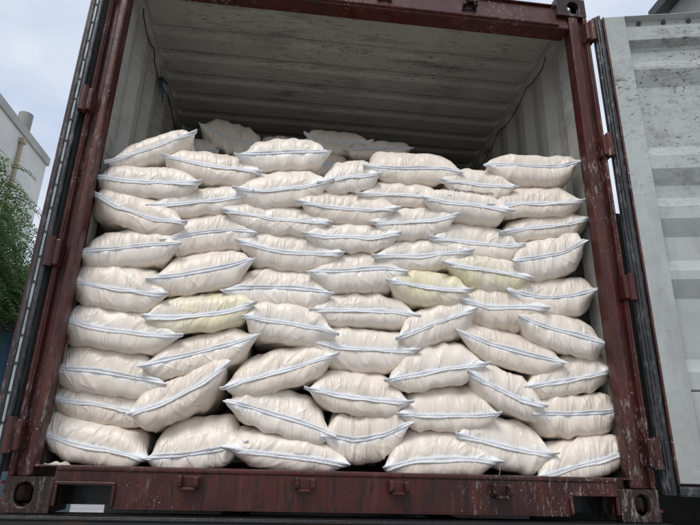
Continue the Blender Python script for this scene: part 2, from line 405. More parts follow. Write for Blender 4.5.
# painted letters, stacked down the right wall
for ch, zc in zip('FCIU', (2.205, 2.10, 2.00, 1.885)):
    cu = bpy.data.curves.new('letter', 'FONT'); cu.body = ch; cu.size = .115; cu.align_x = 'CENTER'; cu.align_y = 'CENTER'; cu.extrude = .0006; cu.space_character = 1
    to = bpy.data.objects.new('tmp', cu); col.objects.link(to)
    bpy.context.view_layer.update()
    me = bpy.data.meshes.new_from_object(to.evaluated_get(bpy.context.evaluated_depsgraph_get())); bpy.data.objects.remove(to)
    o = obj('painted_letter', me, 'white_ink', K)
    # the flat of the corrugation: local x runs towards the door, local y up, facing inwards
    o.matrix_world = Matrix(((0, 0, -1, 1.1990), (-1, 0, 0, .345), (0, 1, 0, zc), (0, 0, 0, 1)))
    o['label'] = 'white painted letter on the right inner wall'

# ------------------------------------------------------------------ doors (parts of the container)
def door(kind):
    """local frame: x from the hinge edge across the door, z up, +y = inner face side"""
    D = empty('door'); D.parent = K
    W_, z0, z1 = 1.16, .13, 2.452
    def part(name, mat, *boxes, bev=.004):
        bm = bmesh.new()
        for b in boxes: bbox(bm, *b, bev)
        return obj(name, from_bm(bm, name), mat, D)
    part('stile', 'door_grey', (.018, .122, -.030, .0, z0+.012, z1))
    part('stile', 'door_grey', (W_-.12, W_, -.030, .0, z0+.012, z1))
    part('edge_flange', 'red_paint', (.008, .017, -.045, .004, z0+.004, z1-.002), bev=.002)
    # folded top rail: lip, face, underside
    bm = bmesh.new()
    prof = [(-.002, z1), (-.036, z1-.012), (-.036, z1-.055), (-.012, z1-.068), (-.012, z1-.150), (-.050, z1-.172), (-.050, z1-.195)]
    extrude(bm, prof, lambda a, b: (.122, a, b), lambda a, b: (W_-.12, a, b))
    solid(obj('top_rail', from_bm(bm, 'top_rail'), 'door_grey', D), .003, 0)
    part('bottom_rail', 'door_grey', (.1225, W_-.1205, -.046, -.012, z0+.014, .50))
    near, far = -.014, -.052
    prof = [(2.27, far), (2.19, far), (2.13, near), (2.115, near), (2.03, far), (1.68, far), (1.615, near), (1.545, near), (1.47, far), (1.405, far), (1.345, near), (1.285, near),
            (1.205, far), (1.09, far), (1.03, near), (.99, near), (.91, far), (.64, far), (.58, near), (.51, near), (.49, far), (.45, far)]
    bm = bmesh.new(); extrude(bm, prof, lambda a, b: (.119, b, a), lambda a, b: (W_-.117, b, a))
    solid(obj('panel', from_bm(bm, 'panel'), 'door_grey', D), .003, 0)
    for i in range(7):
        bm = bmesh.new(); cyl(bm, (.20+i*.125, -.032, z1-.030), (.20+i*.125, -.026, z1-.030), .012, n=8)
        obj('bolt', from_bm(bm, 'bolt'), 'dark_bolt', D)
    # rubber gasket: three lips down the hinge edge and along the bottom
    bm = bmesh.new()
    for a, b, c in ((-.030, -.006, .012), (-.020, -.014, .020), (-.042, -.020, .006)):
        prof = [(a, -.03), (a-.004, c-.008), (a+.003, c), (a+.012, c-.004), (a+.016, -.03)]
        extrude(bm, prof, lambda x, y: (x, y, z0-.03), lambda x, y: (x, y, z1-.004))
    bbox(bm, -.030, .008, -.045, -.004, z0-.02, z1-.006, .004)
    obj('gasket', from_bm(bm, 'gasket', True), 'rubber', D)
    bm = bmesh.new(); bbox(bm, .0085, W_, -.040, .010, z0-.034, z0+.003, .008)
    obj('gasket', from_bm(bm, 'gasket'), 'rubber', D)
    part('outer_skin', 'red_paint', (.018, W_-.002, -.066, -.056, z0+.004, z1-.004))
    for ch in D.children: ch.data.transform(Matrix.Scale(-1, 4, (0, 1, 0))); ch.data.flip_normals()
    return D
R_ = door('right')
ang = math.radians(-13)
R_.matrix_world = Matrix.Translation((1.278, -.035, 0)) @ Matrix.Rotation(ang, 4, 'Z')
# left door is swung right round along the side
Dl = empty('door'); Dl.parent = K
z0, z1 = .13, 2.452
def lpart(name, mat, *boxes, bev=.003):
    bm = bmesh.new()
    for b in boxes: bbox(bm, *b, bev)
    return obj(name, from_bm(bm, name), mat, Dl)
lpart('stile', 'red_paint', (-1.290, -1.279, -.030, .10, z0, z1))
lpart('panel', 'door_grey', (-1.2785, -1.246, -.010, 1.12, z0, z1))
lpart('gasket', 'rubber', (-1.2788, -1.2625, -.040, -.008, z0-.03, z1), bev=.006)
lpart('gasket', 'rubber', (-1.2515, -1.232, -.034, -.006, z0-.03, z1), bev=.006)
lpart('retainer_strip', 'strip_metal', (-1.2620, -1.2520, -.036, -.0105, z0, z1), bev=.002)
for i in range(22):
    bm = bmesh.new(); zz = z0+.06+i*.105; cyl(bm, (-1.257, -.040, zz), (-1.257, -.035, zz), .0052, n=8)
    obj('rivet', from_bm(bm, 'rivet'), 'dark_bolt', Dl)

# ------------------------------------------------------------------ lashing wires and rope scrap inside
def wire(name, pts, r, mat, label, cat):
    P = []
    for a, b in zip(pts, pts[1:]):
        for i in range(6):
            t = i/6; p = Vector(a).lerp(Vector(b), t); p.z -= .012*math.sin(math.pi*t); P.append(p)
    P.append(Vector(pts[-1])); bm = bmesh.new(); tube(bm, P, r, 5)
    return tag(obj(name, from_bm(bm, name, True), mat), label, cat)
wire('lashing_wire', [(-1.152, .27, 2.47), (-1.150, .30, 2.43), (-1.150, .44, 2.405), (-1.150, .55, 2.45), (-1.150, .62, 2.38), (-1.150, .76, 2.37), (-1.150, .98, 2.43), (-1.15, 1.6, 2.36)], .0038, 'wire', 'dark lashing wire sagging along the top of the left inner wall', 'wire')
wire('lashing_wire', [(1.150, .34, 2.49), (1.148, .42, 2.44), (1.148, .62, 2.475), (1.148, .85, 2.42), (1.148, 1.1, 2.46), (1.148, 1.4, 2.40), (1.148, 1.9, 2.45)], .0032, 'wire', 'dark lashing wire strung along the top of the right inner wall', 'wire')
bm = bmesh.new(); r2 = random.Random(5)
for k in range(9):
    p = Vector((-1.150, .76, 2.38)); pts = [p.copy()]
    d = Vector((r2.uniform(.0, .3), r2.uniform(-.7, .7), r2.uniform(-1.3, .9)))
    for i in range(4): p = p+d*.022+Vector((r2.uniform(0, .008), r2.uniform(-.01, .01), -.006*i)); pts.append(p.copy())
    tube(bm, pts, .0045, 5)
tag(obj('rope_scrap', from_bm(bm, 'rope_scrap', True), 'blue_rope'), 'frayed scrap of blue rope knotted to the wire on the left inner wall', 'rope')

# ------------------------------------------------------------------ sacks: cloth simulation of a stitched, filled bag
def sim_sacks(N, nu, vs, W, ht, hb, pres, seed, steps):
    rng = np.random.default_rng(seed); f = np.float32
    nv = len(vs); us = np.linspace(-W/2, W/2, nu)
    P = np.zeros((2, nv, nu, N, 3), f)
    P[..., 0] = us[None, None, :, None]; P[..., 1] = np.array(vs)[None, :, None, None]
    Lg = vs[-1]; bu = np.sin(np.pi*(us+W/2)/W)[None, :, None]; bv = np.sin(np.pi*np.array(vs)/Lg)[:, None, None]
    for s, sg in ((0, 1), (1, -1)):
        P[s, ..., 2] = sg*.03*bu*bv
        no = rng.normal(0, 1, (nv, nu, N))
        for _ in range(2): no[1:-1, 1:-1] = (no[:-2, 1:-1]+no[2:, 1:-1]+no[1:-1, :-2]+no[1:-1, 2:])/4
        P[s, ..., 2] += (.015*no*bu*bv).astype(f)
    V = np.zeros_like(P)
    du = f(W/(nu-1)); dv = np.diff(np.array(vs)).astype(f)
    rd = np.sqrt(du**2+dv**2).astype(f); dvb = dv.reshape(1, -1, 1, 1); rdb = rd.reshape(1, -1, 1, 1)
    ga = np.ones((1, nv, nu-1, N)); ga[:, 0] = .94; ga[:, -1] = .94
    ru = (du*(ga+.03*rng.normal(0, 1, ga.shape))).astype(f)
    def solve(a, b, rest, k):
        d = b-a; l = np.sqrt((d*d).sum(-1)); c = (f(k)*(l-rest)/(l+f(1e-9)))[..., None]*d
        a += c; b -= c
    def tie():
        for q in ((slice(None), 0), (slice(None), -1), (0, slice(None)), (-1, slice(None))):
            m_ = (P[(0,)+q]+P[(1,)+q])*f(.5); P[(0,)+q] = m_; P[(1,)+q] = m_
    ht = np.array(ht, f)[None, None, None]; hb = np.array(hb, f)[None, None, None]; pres = np.array(pres, f)[None, None, None, :, None]
    sgn = np.array([1, -1], f)[:, None, None, None, None]
    for it in range(steps):
        gf = np.zeros_like(P)
        n = np.cross((P[:, 1:-1, 2:]-P[:, 1:-1, :-2]), (P[:, 2:, 1:-1]-P[:, :-2, 1:-1]))*sgn
        n /= (np.sqrt((n*n).sum(-1, keepdims=True))+f(1e-9))
        gf[:, 1:-1, 1:-1] = n*pres
        V = V*f(.94)+gf*f(.00012); V[..., 2] -= f(.00002)
        Q = P.copy(); P += V
        for q in range(2):
            for o in (0, 1):
                m_ = (nu-o)//2; solve(P[:, :, o:o+2*m_:2], P[:, :, o+1:o+2*m_:2], ru[:, :, o::2][:, :, :m_], .5)
                m_ = (nv-o)//2; solve(P[:, o:o+2*m_:2], P[:, o+1:o+2*m_:2], dvb[:, o::2][:, :m_], .5)
                solve(P[:, o:o+2*m_:2, :-1], P[:, o+1:o+2*m_:2, 1:], rdb[:, o::2][:, :m_], .18)
                solve(P[:, o:o+2*m_:2, 1:], P[:, o+1:o+2*m_:2, :-1], rdb[:, o::2][:, :m_], .18)
            tie()
        P[:, :, 1:-1] += f(.02)*((P[:, :, 2:]+P[:, :, :-2])*f(.5)-P[:, :, 1:-1])
        for e_ in (0, -1):
            h = P[:, e_]; h[:, 1:-1] += f(.12)*((h[:, 2:]+h[:, :-2])*f(.5)-h[:, 1:-1]); h[..., 2] *= f(.985)
        z = P[..., 2]; np.minimum(z, ht, out=z); np.maximum(z, -hb, out=z)
        mid = (P[0, ..., 2]+P[1, ..., 2])*f(.5)
        P[0, ..., 2] = np.maximum(P[0, ..., 2], mid); P[1, ..., 2] = np.minimum(P[1, ..., 2], mid)
        tie(); P[:, -1, :, :, 1] = f(Lg-.07); V = P-Q
    return P
SW = .50
def rows(d0, vmax, grow, dm):
    v = [0.0]; d = d0
    while v[-1] < .74:
        v.append(v[-1]+d)
        if v[-1] > vmax: d = min(d*grow, dm)
    return v
VS = rows(.0105, .19, 1.3, .07); NU = 49; NSIM = 8
_rg = np.random.default_rng(3)
SIM = sim_sacks(NSIM, NU, VS, SW, _rg.uniform(.072, .085, NSIM), _rg.uniform(.072, .085, NSIM), _rg.uniform(.7, 1.4, NSIM), 7, 320)
def cr_matrix(src, dst):
    """Catmull-Rom interpolation matrix on parameter index"""
    src = np.array(src); idx = np.interp(dst, src, np.arange(len(src))); A = np.zeros((len(dst), len(src)))
    for r, t in enumerate(idx):
        i = min(int(t), len(src)-2); x = t-i
        wts = (-.5*x+x*x-.5*x**3, 1-2.5*x*x+1.5*x**3, .5*x+2*x*x-1.5*x**3, -.5*x*x+.5*x**3)
        for k, wt in zip((i-1, i, i+1, i+2), wts): A[r, min(max(k, 0), len(src)-1)] += wt
    return A
def fine(nu, vmax, d0, grow):
    v = [x for x in rows(d0, vmax, grow, .08)]; v = [x*VS[-1]/v[-1] for x in v]; u = np.linspace(-SW/2, SW/2, nu)
    return np.array(u), np.array(v)
US = np.linspace(-SW/2, SW/2, NU)
FU, FV = fine(97, .17, .0058, 1.32)
CUu, CVv = fine(41, .10, .014, 1.4)
AU, AV = cr_matrix(US, FU), cr_matrix(VS, FV)
BU, BV = cr_matrix(US, CUu), cr_matrix(VS, CVv)
def topo(nv, nu):
    i, j = np.meshgrid(np.arange(nv-1), np.arange(nu-1), indexing='ij'); a = (i*nu+j).ravel()
    q0 = np.stack([a, a+1, a+nu+1, a+nu], 1); b = a+nv*nu
    q1 = np.stack([b, b+nu, b+nu+1, b+1], 1)
    return np.concatenate([q0, q1])
TOPO = {len(FV): topo(len(FV), len(FU)), len(CVv): topo(len(CVv), len(CUu))}
def mesh_np(name, co, quads, uv=None, attrs=None, smooth=True):
    me = bpy.data.meshes.new(name); me.vertices.add(len(co)); me.vertices.foreach_set('co', np.ascontiguousarray(co, np.float32).ravel())
    n = len(quads); me.loops.add(n*4); me.loops.foreach_set('vertex_index', np.ascontiguousarray(quads, np.int32).ravel())
    me.polygons.add(n); me.polygons.foreach_set('loop_start', np.arange(0, n*4, 4, dtype=np.int32)); me.update(calc_edges=True)
    if smooth: me.polygons.foreach_set('use_smooth', np.ones(n, bool))
    if uv is not None:
        l = me.uv_layers.new(name='cloth'); l.data.foreach_set('uv', np.ascontiguousarray(uv[quads.ravel()], np.float32).ravel())
    for k, a in (attrs or {}).items():
        at = me.attributes.new(k, 'FLOAT', 'POINT'); at.data.foreach_set('value', np.ascontiguousarray(a, np.float32))
    me.validate(); me.update(); return me
def sstep(x, a, b): t = np.clip((x-a)/(b-a), 0, 1); return t*t*(3-2*t)
def creases(rng, U, V, n, amp):
    """sharp gathers that run from the stitched hem into the cloth, and a few long diagonal folds"""
    h = np.zeros_like(U); lean = rng.normal(0, .35)
    for k in range(n):
        u0 = rng.uniform(-.24, .24); sl = lean+rng.normal(0, .3)-u0*1.2; wd = rng.uniform(.0035, .0095); ln = rng.uniform(.025, .095)
        a = amp*rng.uniform(.4, 1.3)*(1 if rng.random() < .65 else -1)
        t = (U-u0-sl*V-.004*np.sin(V*40+k))/wd
        h += a*np.exp(-np.abs(t)**1.4)*np.exp(-(V/ln)**1.5)
    for k in range(rng.integers(3, 7)):
        u0 = rng.uniform(-.2, .2); v0 = rng.uniform(.03, .15); sl = rng.normal(lean, .8); wd = rng.uniform(.006, .014)
        t = (U-u0-sl*(V-v0))/wd
        h += amp*1.1*rng.uniform(.4, 1.2)*np.exp(-np.abs(t)**1.5)*np.exp(-((V-v0)/.06)**2)
    for k in range(7):                                                  # soft lumps of the filling
        a_, b_ = rng.uniform(15, 42, 2); h += .0016*np.sin(U*a_*2+rng.uniform(0, 6))*np.sin(V*b_+rng.uniform(0, 6))
    return h
ORD = ['', 'leftmost', 'second', 'third', 'fourth', 'fifth', 'sixth', 'rightmost']
def make_sack(seam, xl, xr, yt, yb, Y0, seed, label, group, yellow=False, hi=True, hemdir=None, threads=(), cloth=None):
    rng = np.random.default_rng(seed)
    S = np.array([aty(u, v, Y0) for u, v in seam]); sx, sz = S[:, 0], S[:, 2]
    vl, vr = seam[0][1], seam[-1][1]; um = (xl+xr)/2
    XL = aty(xl, vl, Y0+.05)[0]; XR = aty(xr, vr, Y0+.05)[0]
    ZT = aty(um, yt, Y0+.075)[2]; ZB_ = aty(um, yb, Y0+.05)[2]
    sx = sx+(sx-sx.mean())*.035
    slope = (sz[-1]-sz[0])/(sx[-1]-sx[0])*.8
    Xc, Zc = (XL+XR)/2, (ZT+ZB_)/2
    k = seed % NSIM
    B = SIM[:, :, :, k].astype(float)
    if rng.random() < .5: B = B[:, :, ::-1].copy(); B[..., 0] *= -1
    if rng.random() < .4: B = B[::-1].copy(); B[..., 2] *= -1
    au, av, fu, fv = (AU, AV, FU, FV) if hi else (BU, BV, CUu, CVv)
    G = np.einsum('ri,sijc,qj->srqc', av, B, au)
    nv, nu = len(fv), len(fu)
    Ug, Vg = np.meshgrid(fu, fv)
    # creases along the surface normal, fading out at the stitched rim so both sheets stay joined
    rim = sstep(SW/2-np.abs(Ug), 0, .02)*sstep(VS[-1]-Vg, 0, .03)*sstep(Vg, -.004, .012)
    for s in (0, 1):
        du_ = np.gradient(G[s], axis=1); dv_ = np.gradient(G[s], axis=0); n = np.cross(du_, dv_); n /= np.linalg.norm(n, axis=-1, keepdims=True)+1e-9
        if s == 1: n = -n
        if hi: G[s] += n*(creases(rng, Ug, Vg, int(rng.integers(12, 28)), rng.uniform(.0028, .0052))*rim)[..., None]
        else: G[s] += n*(creases(rng, Ug, Vg, 12, .004)*rim)[..., None]
    # empty cloth corners: the two sheets lie flat together in a triangle beside the stitched mouth
    ec = rng.uniform(.12, .23, 2); dc = (SW/2-np.abs(Ug))+Vg*.9; ecs = np.where(Ug < 0, ec[0], ec[1])
    fl = .07+.93*np.clip((dc-ecs*.08)/(ecs*.92), 0, 1)**.8
    fl = fl*.6+.4*(.07+.93*sstep(dc, ecs*.1, ecs))
    mid_ = .5*(G[0, ..., 2]+G[1, ..., 2])
    for s in (0, 1): G[s, ..., 2] = mid_+(G[s, ..., 2]-mid_)*fl
    thick = np.linalg.norm(G[0]-G[1], axis=-1)*fl
    fill = sstep(thick, .003, .026)
    yfront = G[:, 0, :, 1].min(); x, y, z = G[..., 0], G[..., 1]-yfront, G[..., 2]
    body = G[:, nv//2]; hw = np.abs(body[..., 0]).max()*1.10; zu = G[..., 2].max(); zd = -G[..., 2].min()
    y = y-.62*.05*(1-np.exp(-y/.05))                              # the filled end is blunt
    xn = np.abs(x)/np.abs(x).max(); fat = (1-xn**4)*np.sin(np.pi*np.clip(np.broadcast_to(Vg, y.shape)/.13, 0, 1))
    y = y-fat*np.array([rng.uniform(-.004, .006), rng.uniform(.006, .016)])[:, None, None]   # and its belly hangs forward
    y = y-np.where(x < 0, rng.uniform(0, .022), rng.uniform(0, .022))*xn**5*np.clip(1-np.broadcast_to(Vg, y.shape)/.09, 0, 1)   # loose corners stand out
    xh0, xh1 = G[0, 0, :, 0].min(), G[0, 0, :, 0].max()
    tb = sstep(y, .0, .13)
    Xhem = np.interp(x, [xh0, xh1], [sx[0], sx[-1]]); Xbody = Xc+x*(XR-XL)/(2*hw)
    tx = sstep(y, .0, .09)
    # tips follow the hem, the middle of the end wall follows the body
    X = Xhem*(1-tx)+Xbody*tx
    seamz = np.interp(X, sx, sz); sm = np.polyfit(sx, sz, 2 if len(sx) > 2 else 1)
    seamz = .6*seamz+.4*np.polyval(sm, X)
    zbody = Zc+slope*(X-Xc)
    up, dn = (ZT-Zc)*1.05/zu, (Zc-ZB_)*1.05/zd
    Z = seamz*(1-tb)+zbody*tb+np.where(z > 0, z*up, z*dn)
    Yw = Y0+y*rng.uniform(.95, 1.03)
    co = np.stack([X, Yw, Z], -1)
    base = Vector((Xc, Y0+.3, ZB_))
    E_ = empty('flour_sack', base)
    tag(E_, label, 'sack', group)
    uv = np.stack([np.broadcast_to(Ug, (2, nv, nu)), np.broadcast_to(Vg, (2, nv, nu))], -1).reshape(-1, 2).copy()
    uv[nv*nu:, 0] += 3.1
    q = TOPO[nv]
    me = mesh_np('sack_body', co.reshape(-1, 3)-np.array(base), q, uv, {'fill': np.concatenate([fill.ravel()]*2)})
    # weld the stitched rim
    bm = bmesh.new(); bm.from_mesh(me); bmesh.ops.remove_doubles(bm, verts=bm.verts, dist=.0003); bm.to_mesh(me); bm.free()
    obj('body', me, cloth or ('sack_cloth_yellow' if yellow else 'sack_cloth'), E_)
    # stitched hem: a folded tape that leaves the mouth line
    Hl = co[0, 0]; n_ = len(Hl); s_ = np.linspace(0, 1, n_)
    down = 1 if (hemdir is not None or rng.random() < .7) else 0                 # which sheet the tape lies against
    wd = rng.uniform(.0135, .0190)+.0018*np.sin(s_*rng.uniform(4, 9)+rng.uniform(0, 6))
    sh = co[down].copy()
    for _ in range(5): sh[:, 1:-1] = (sh[:, :-2]+sh[:, 1:-1]*2+sh[:, 2:])/4
    dA = np.gradient(sh, axis=1); dB = np.gradient(sh, axis=0); nr = np.cross(dA, dB); nr /= np.linalg.norm(nr, axis=-1, keepdims=True)+1e-9
    if down: nr = -nr
    nr[..., 0] *= .3
    lift = np.clip(.0018+.0026*np.sin(s_*rng.uniform(3, 8)+rng.uniform(0, 6))+.0014*np.sin(s_*rng.uniform(18, 34)+rng.uniform(0, 6)), .0004, .01)+.004*np.abs(2*s_-1)**8
    arc = np.concatenate([np.zeros((1, n_)), np.cumsum(np.linalg.norm(np.diff(sh[:9], axis=0), axis=-1), 0)], 0)
    def lay(a, b):
        """point at a*wd along the cloth from the mouth line, b above it"""
        d = np.maximum(a, 0)*wd; P_ = np.empty((n_, 3)); N_ = np.empty((n_, 3))
        for q in range(n_):
            r_ = np.interp(d[q], arc[:, q], np.arange(len(arc))); i0 = min(int(r_), len(arc)-2); f_ = r_-i0
            P_[q] = sh[i0, q]*(1-f_)+sh[i0+1, q]*f_; N_[q] = nr[max(i0, 1), q]*(1-f_)+nr[i0+1, q]*f_
        for _ in range(2): N_[1:-1] = (N_[:-2]+N_[1:-1]*2+N_[2:])/4
        N_ /= np.linalg.norm(N_, axis=1, keepdims=True)+1e-9
        if a < 0: P_ = P_+np.array([0, -.0012, -.0026 if not down else .0026])
        return P_+N_*(b+.0014+lift*max(a, 0)**1.5)[:, None]
    prof = [(-.10, .0012), (.05, .0018), (.38, .0016), (.44, .0004), (.50, .0017), (.95, .0013), (1.0, .0004), (.95, -.0008), (.05, -.0008), (-.10, -.0006)]
    wd = wd*(1+.16*np.sin(s_*rng.uniform(9, 16)+rng.uniform(0, 6)))*(1+rng.uniform(-.2, .4)*np.clip(1-s_*9, 0, 1)+rng.uniform(-.2, .4)*np.clip(s_*9-8, 0, 1))
    HV = np.stack([lay(a, np.full(n_, b)) for a, b in prof], 0)
    m_ = len(prof); ii, jj = np.meshgrid(np.arange(m_), np.arange(n_-1), indexing='ij')
    a = (ii*n_+jj).ravel(); b = (((ii+1) % m_)*n_+jj).ravel()
    hq = np.stack([a, a+1, b+1, b], 1)
    huv = np.stack([np.broadcast_to(s_*SW, (m_, n_)), np.broadcast_to(np.array([p[0] for p in prof])[:, None], (m_, n_))], -1).reshape(-1, 2)
    obj('hem', mesh_np('sack_hem', HV.reshape(-1, 3)-np.array(base), hq, huv), 'hem_tape', E_)
    for tpos, ln in threads:
        i = int(tpos*(n_-1)); p = HV[5, i]-np.array(base); pts = [Vector(p)]
        for t in range(1, 7): pts.append(Vector((p[0]+rng.normal(0, .0015), p[1]-.004+rng.normal(0, .0012), p[2]-ln*t/6)))
        bm = bmesh.new(); tube(bm, pts, .0012, 4); obj('loose_thread', from_bm(bm, 'loose_thread', True), 'thread', E_)
    return E_
# one entry per sack: (column, layer from the bottom) -> stitched mouth line, body edges, top and bottom of the front face
SACKS = {
 (1,9): ([(110,160),(140,148),(165,138),(196,128)],111,198,138,166), (1,8): ([(99,173),(130,177),(165,179),(201,179)],99,199,165,197),
 (1,7): ([(96,187),(118,203),(150,214),(187,219)],93,186,193,229), (1,6): ([(82,250),(110,247),(145,242),(181,241)],82,179,228,267),
 (1,5): ([(73,276),(110,285),(150,290),(168,291)],72,168,261,306), (1,4): ([(60,313),(105,325),(150,331),(182,331)],60,178,305,350),
 (1,3): ([(54,364),(100,370),(135,376),(165,381)],53,163,341,391), (1,2): ([(50,400),(85,403),(130,412),(158,419)],50,157,385,427),
 (1,1): ([(38,433),(70,445),(105,451),(148,463)],38,149,417,462),
 (2,8): ([(164,153),(205,161),(240,166),(262,169)],164,258,153,185), (2,7): ([(148,203),(190,199),(235,194),(253,189)],149,252,186,216),
 (2,6): ([(162,238),(200,231),(232,226),(256,231)],160,254,213,252), (2,5): ([(147,276),(180,273),(220,266),(254,256)],150,252,250,291),
 (2,4): ([(143,312),(195,312),(225,308),(256,299)],145,255,291,331), (2,3): ([(140,365),(190,353),(230,343),(259,332)],141,256,333,374),
 (2,2): ([(125,418),(170,401),(200,384),(230,363)],128,231,374,421), (2,1): ([(147,455),(180,454),(220,449),(247,437)],147,246,415,462),
 (3,9): ([(236,153),(270,151),(300,149),(330,150)],240,326,138,170), (3,8): ([(234,184),(255,188),(300,183),(333,176)],235,327,169,206),
 (3,7): ([(222,210),(270,218),(305,222),(331,223)],224,326,203,234), (3,6): ([(236,241),(270,249),(310,253),(343,254)],237,338,232,269),
 (3,5): ([(222,288),(260,285),(300,287),(332,291)],224,329,268,308), (3,4): ([(244,312),(285,319),(318,323),(338,331)],244,336,303,345),
 (3,3): ([(222,386),(270,371),(310,360),(338,350)],225,335,347,390), (3,2): ([(225,399),(250,405),(276,416),(310,424),(334,435)],225,330,386,430),
 (3,1): ([(222,449),(270,456),(310,459),(348,467)],224,341,429,467),
 (4,8): ([(318,180),(350,173),(380,171)],321,380,159,191), (4,7): ([(297,203),(335,207),(370,211),(399,210)],299,395,190,223),
 (4,6): ([(303,231),(340,233),(375,235),(401,229)],308,397,221,252), (4,5): ([(308,269),(345,270),(385,265),(408,270)],310,402,252,294),
 (4,4): ([(311,306),(345,307),(385,306),(419,313)],314,412,294,329), (4,3): ([(307,341),(340,348),(380,351),(418,352)],310,411,327,373),
 (4,2): ([(306,384),(340,391),(380,397),(412,398)],308,409,369,412), (4,1): ([(322,440),(335,439),(355,445),(385,438),(412,425)],325,403,407,460),
 (5,9): ([(364,168),(400,170),(440,168),(463,175)],367,456,150,181), (5,8): ([(357,192),(390,191),(430,194),(449,194)],360,444,179,206),
 (5,7): ([(370,224),(400,223),(430,221),(459,215)],372,454,205,238), (5,6): ([(373,253),(420,252),(450,249),(473,247)],375,471,238,271),
 (5,5): ([(387,277),(420,282),(450,287),(471,286)],389,471,271,308), (5,4): ([(397,335),(430,323),(455,313),(476,305)],398,479,304,344),
 (5,3): ([(385,377),(420,370),(450,365),(489,359)],388,484,342,386), (5,2): ([(398,410),(440,412),(475,412),(499,409)],399,493,382,425),
 (5,1): ([(384,465),(420,457),(460,456),(501,459)],386,499,424,471),
 (6,8): ([(441,182),(470,183),(495,186),(518,188)],442,498,166,196), (6,7): ([(423,199),(460,202),(490,206),(513,213)],424,509,195,223),
 (6,6): ([(430,234),(470,238),(500,243),(524,241)],434,520,221,258), (6,5): ([(443,265),(480,269),(510,275),(533,280)],445,530,256,292),
 (6,4): ([(462,301),(490,307),(530,305),(549,310)],462,541,290,332), (6,3): ([(457,332),(490,346),(530,357),(567,366)],459,563,328,367),
 (6,2): ([(468,367),(500,384),(520,395),(547,402)],466,547,369,414), (6,1): ([(457,429),(500,440),(530,449),(556,449)],459,551,417,472),
 (7,9): ([(485,168),(520,165),(560,170),(579,163)],487,576,157,187), (7,8): ([(489,202),(530,199),(565,200),(585,196)],492,581,185,214),
 (7,7): ([(500,231),(535,223),(565,223),(590,214)],498,587,214,240), (7,6): ([(514,265),(540,258),(565,255),(584,243)],512,584,237,277),
 (7,5): ([(508,294),(545,300),(575,298),(597,292)],510,596,276,316), (7,4): ([(518,314),(550,326),(580,334),(604,342)],517,604,311,352),
 (7,3): ([(526,384),(560,377),(590,374),(612,364)],526,612,352,392), (7,2): ([(533,417),(570,416),(600,416),(620,413)],524,620,392,437),
 (7,1): ([(538,474),(575,464),(600,457),(627,446)],535,627,434,477)}
YEL = {(2,4), (5,5), (6,5)}
THR = {(2,1): [(.42, .028)], (5,1): [(.97, .05)], (1,3): [(.72, .018)], (4,5): [(.78, .03)], (5,3): [(.35, .022)], (7,3): [(.45, .02)], (2,5): [(.97, .03)], (3,5): [(.98, .02)]}
LAY = ['', 'bottom', 'second', 'third', 'fourth', 'fifth', 'sixth', 'seventh', 'eighth', 'top']
TOPPOS = {1: 'leftmost', 3: 'second', 5: 'third', 7: 'rightmost'}
for (c, r), (seam, xl, xr, yt, yb) in SACKS.items():
    tilt = (seam[-1][1]-seam[0][1])/(seam[-1][0]-seam[0][0])
    if (c, r) in YEL: look = 'yellow-stained woven sack'
    elif tilt > .22: look = 'cream woven sack slumping rightward'
    elif tilt < -.16: look = 'cream woven sack rising to the right'
    else: look = 'cream woven sack with white hem'
    pos = TOPPOS[c] if r == 9 else ORD[c]
    pos = pos if c in (1, 7) else pos+' from left'
    where = pos+' in '+('the top layer' if r == 9 else 'the bottom layer' if r == 1 else LAY[r]+' layer up')
    j = random.Random(c*31+r*7)
    Y0 = .066+.030*j.random()+.006*max(0, r-7)
    kw = {}
    if (c, r) == (1, 2): Y0 += .045; xr -= 8
    if (c, r) == (2, 2): Y0 -= .012
    if (c, r) == (6, 7): Y0 -= .01
    if c == 1: xl -= 6; seam = [(seam[0][0]-3, seam[0][1])]+seam[1:]
    if c == 7: xr += 4; seam = seam[:-1]+[(seam[-1][0]+2, seam[-1][1])]
    if (c, r) == (6, 8): kw['cloth'] = 'sack_cloth_printed'
    make_sack(seam, xl, xr, yt, yb, Y0, c*17+r*5, look+', '+where, 'sacks stacked in the container doorway', (c, r) in YEL, True, threads=THR.get((c, r), ()), **kw)
# second rank, higher and further in
BACK = [([(200,121),(228,136),(266,143)],200,265,121,151,.95,'shaded plump sack, leftmost and highest at the back under the roof'),
        ([(305,131),(335,140),(372,139)],306,370,130,153,.95,'shaded sack in the middle of the back row, above a flatter one'),
        ([(344,151),(380,147),(413,149)],345,412,142,160,.93,'flat shaded sack at the right end of the visible back row'),
        ([(256,146),(280,145),(306,149)],257,306,136,158,.98,'shaded sack peeping between two others at the back'),
        ([(168,150),(195,147),(219,149)],166,219,137,160,.97,'shaded sack in the gap behind the top left sack'),
        ([(220,161),(250,160),(286,163)],222,285,149,173,.94,'shaded sack glimpsed just left of the second sack in the top layer'),
        ([(290,163),(322,162),(354,165)],291,353,151,175,.95,'shaded sack low in the gap between second and third sacks of the top layer')]
for i, (seam, xl, xr, yt, yb, Y0, lb) in enumerate(BACK):
    make_sack(seam, xl, xr, yt, yb, Y0, 400+i*3, lb, 'shaded sacks further inside the container', False, True)

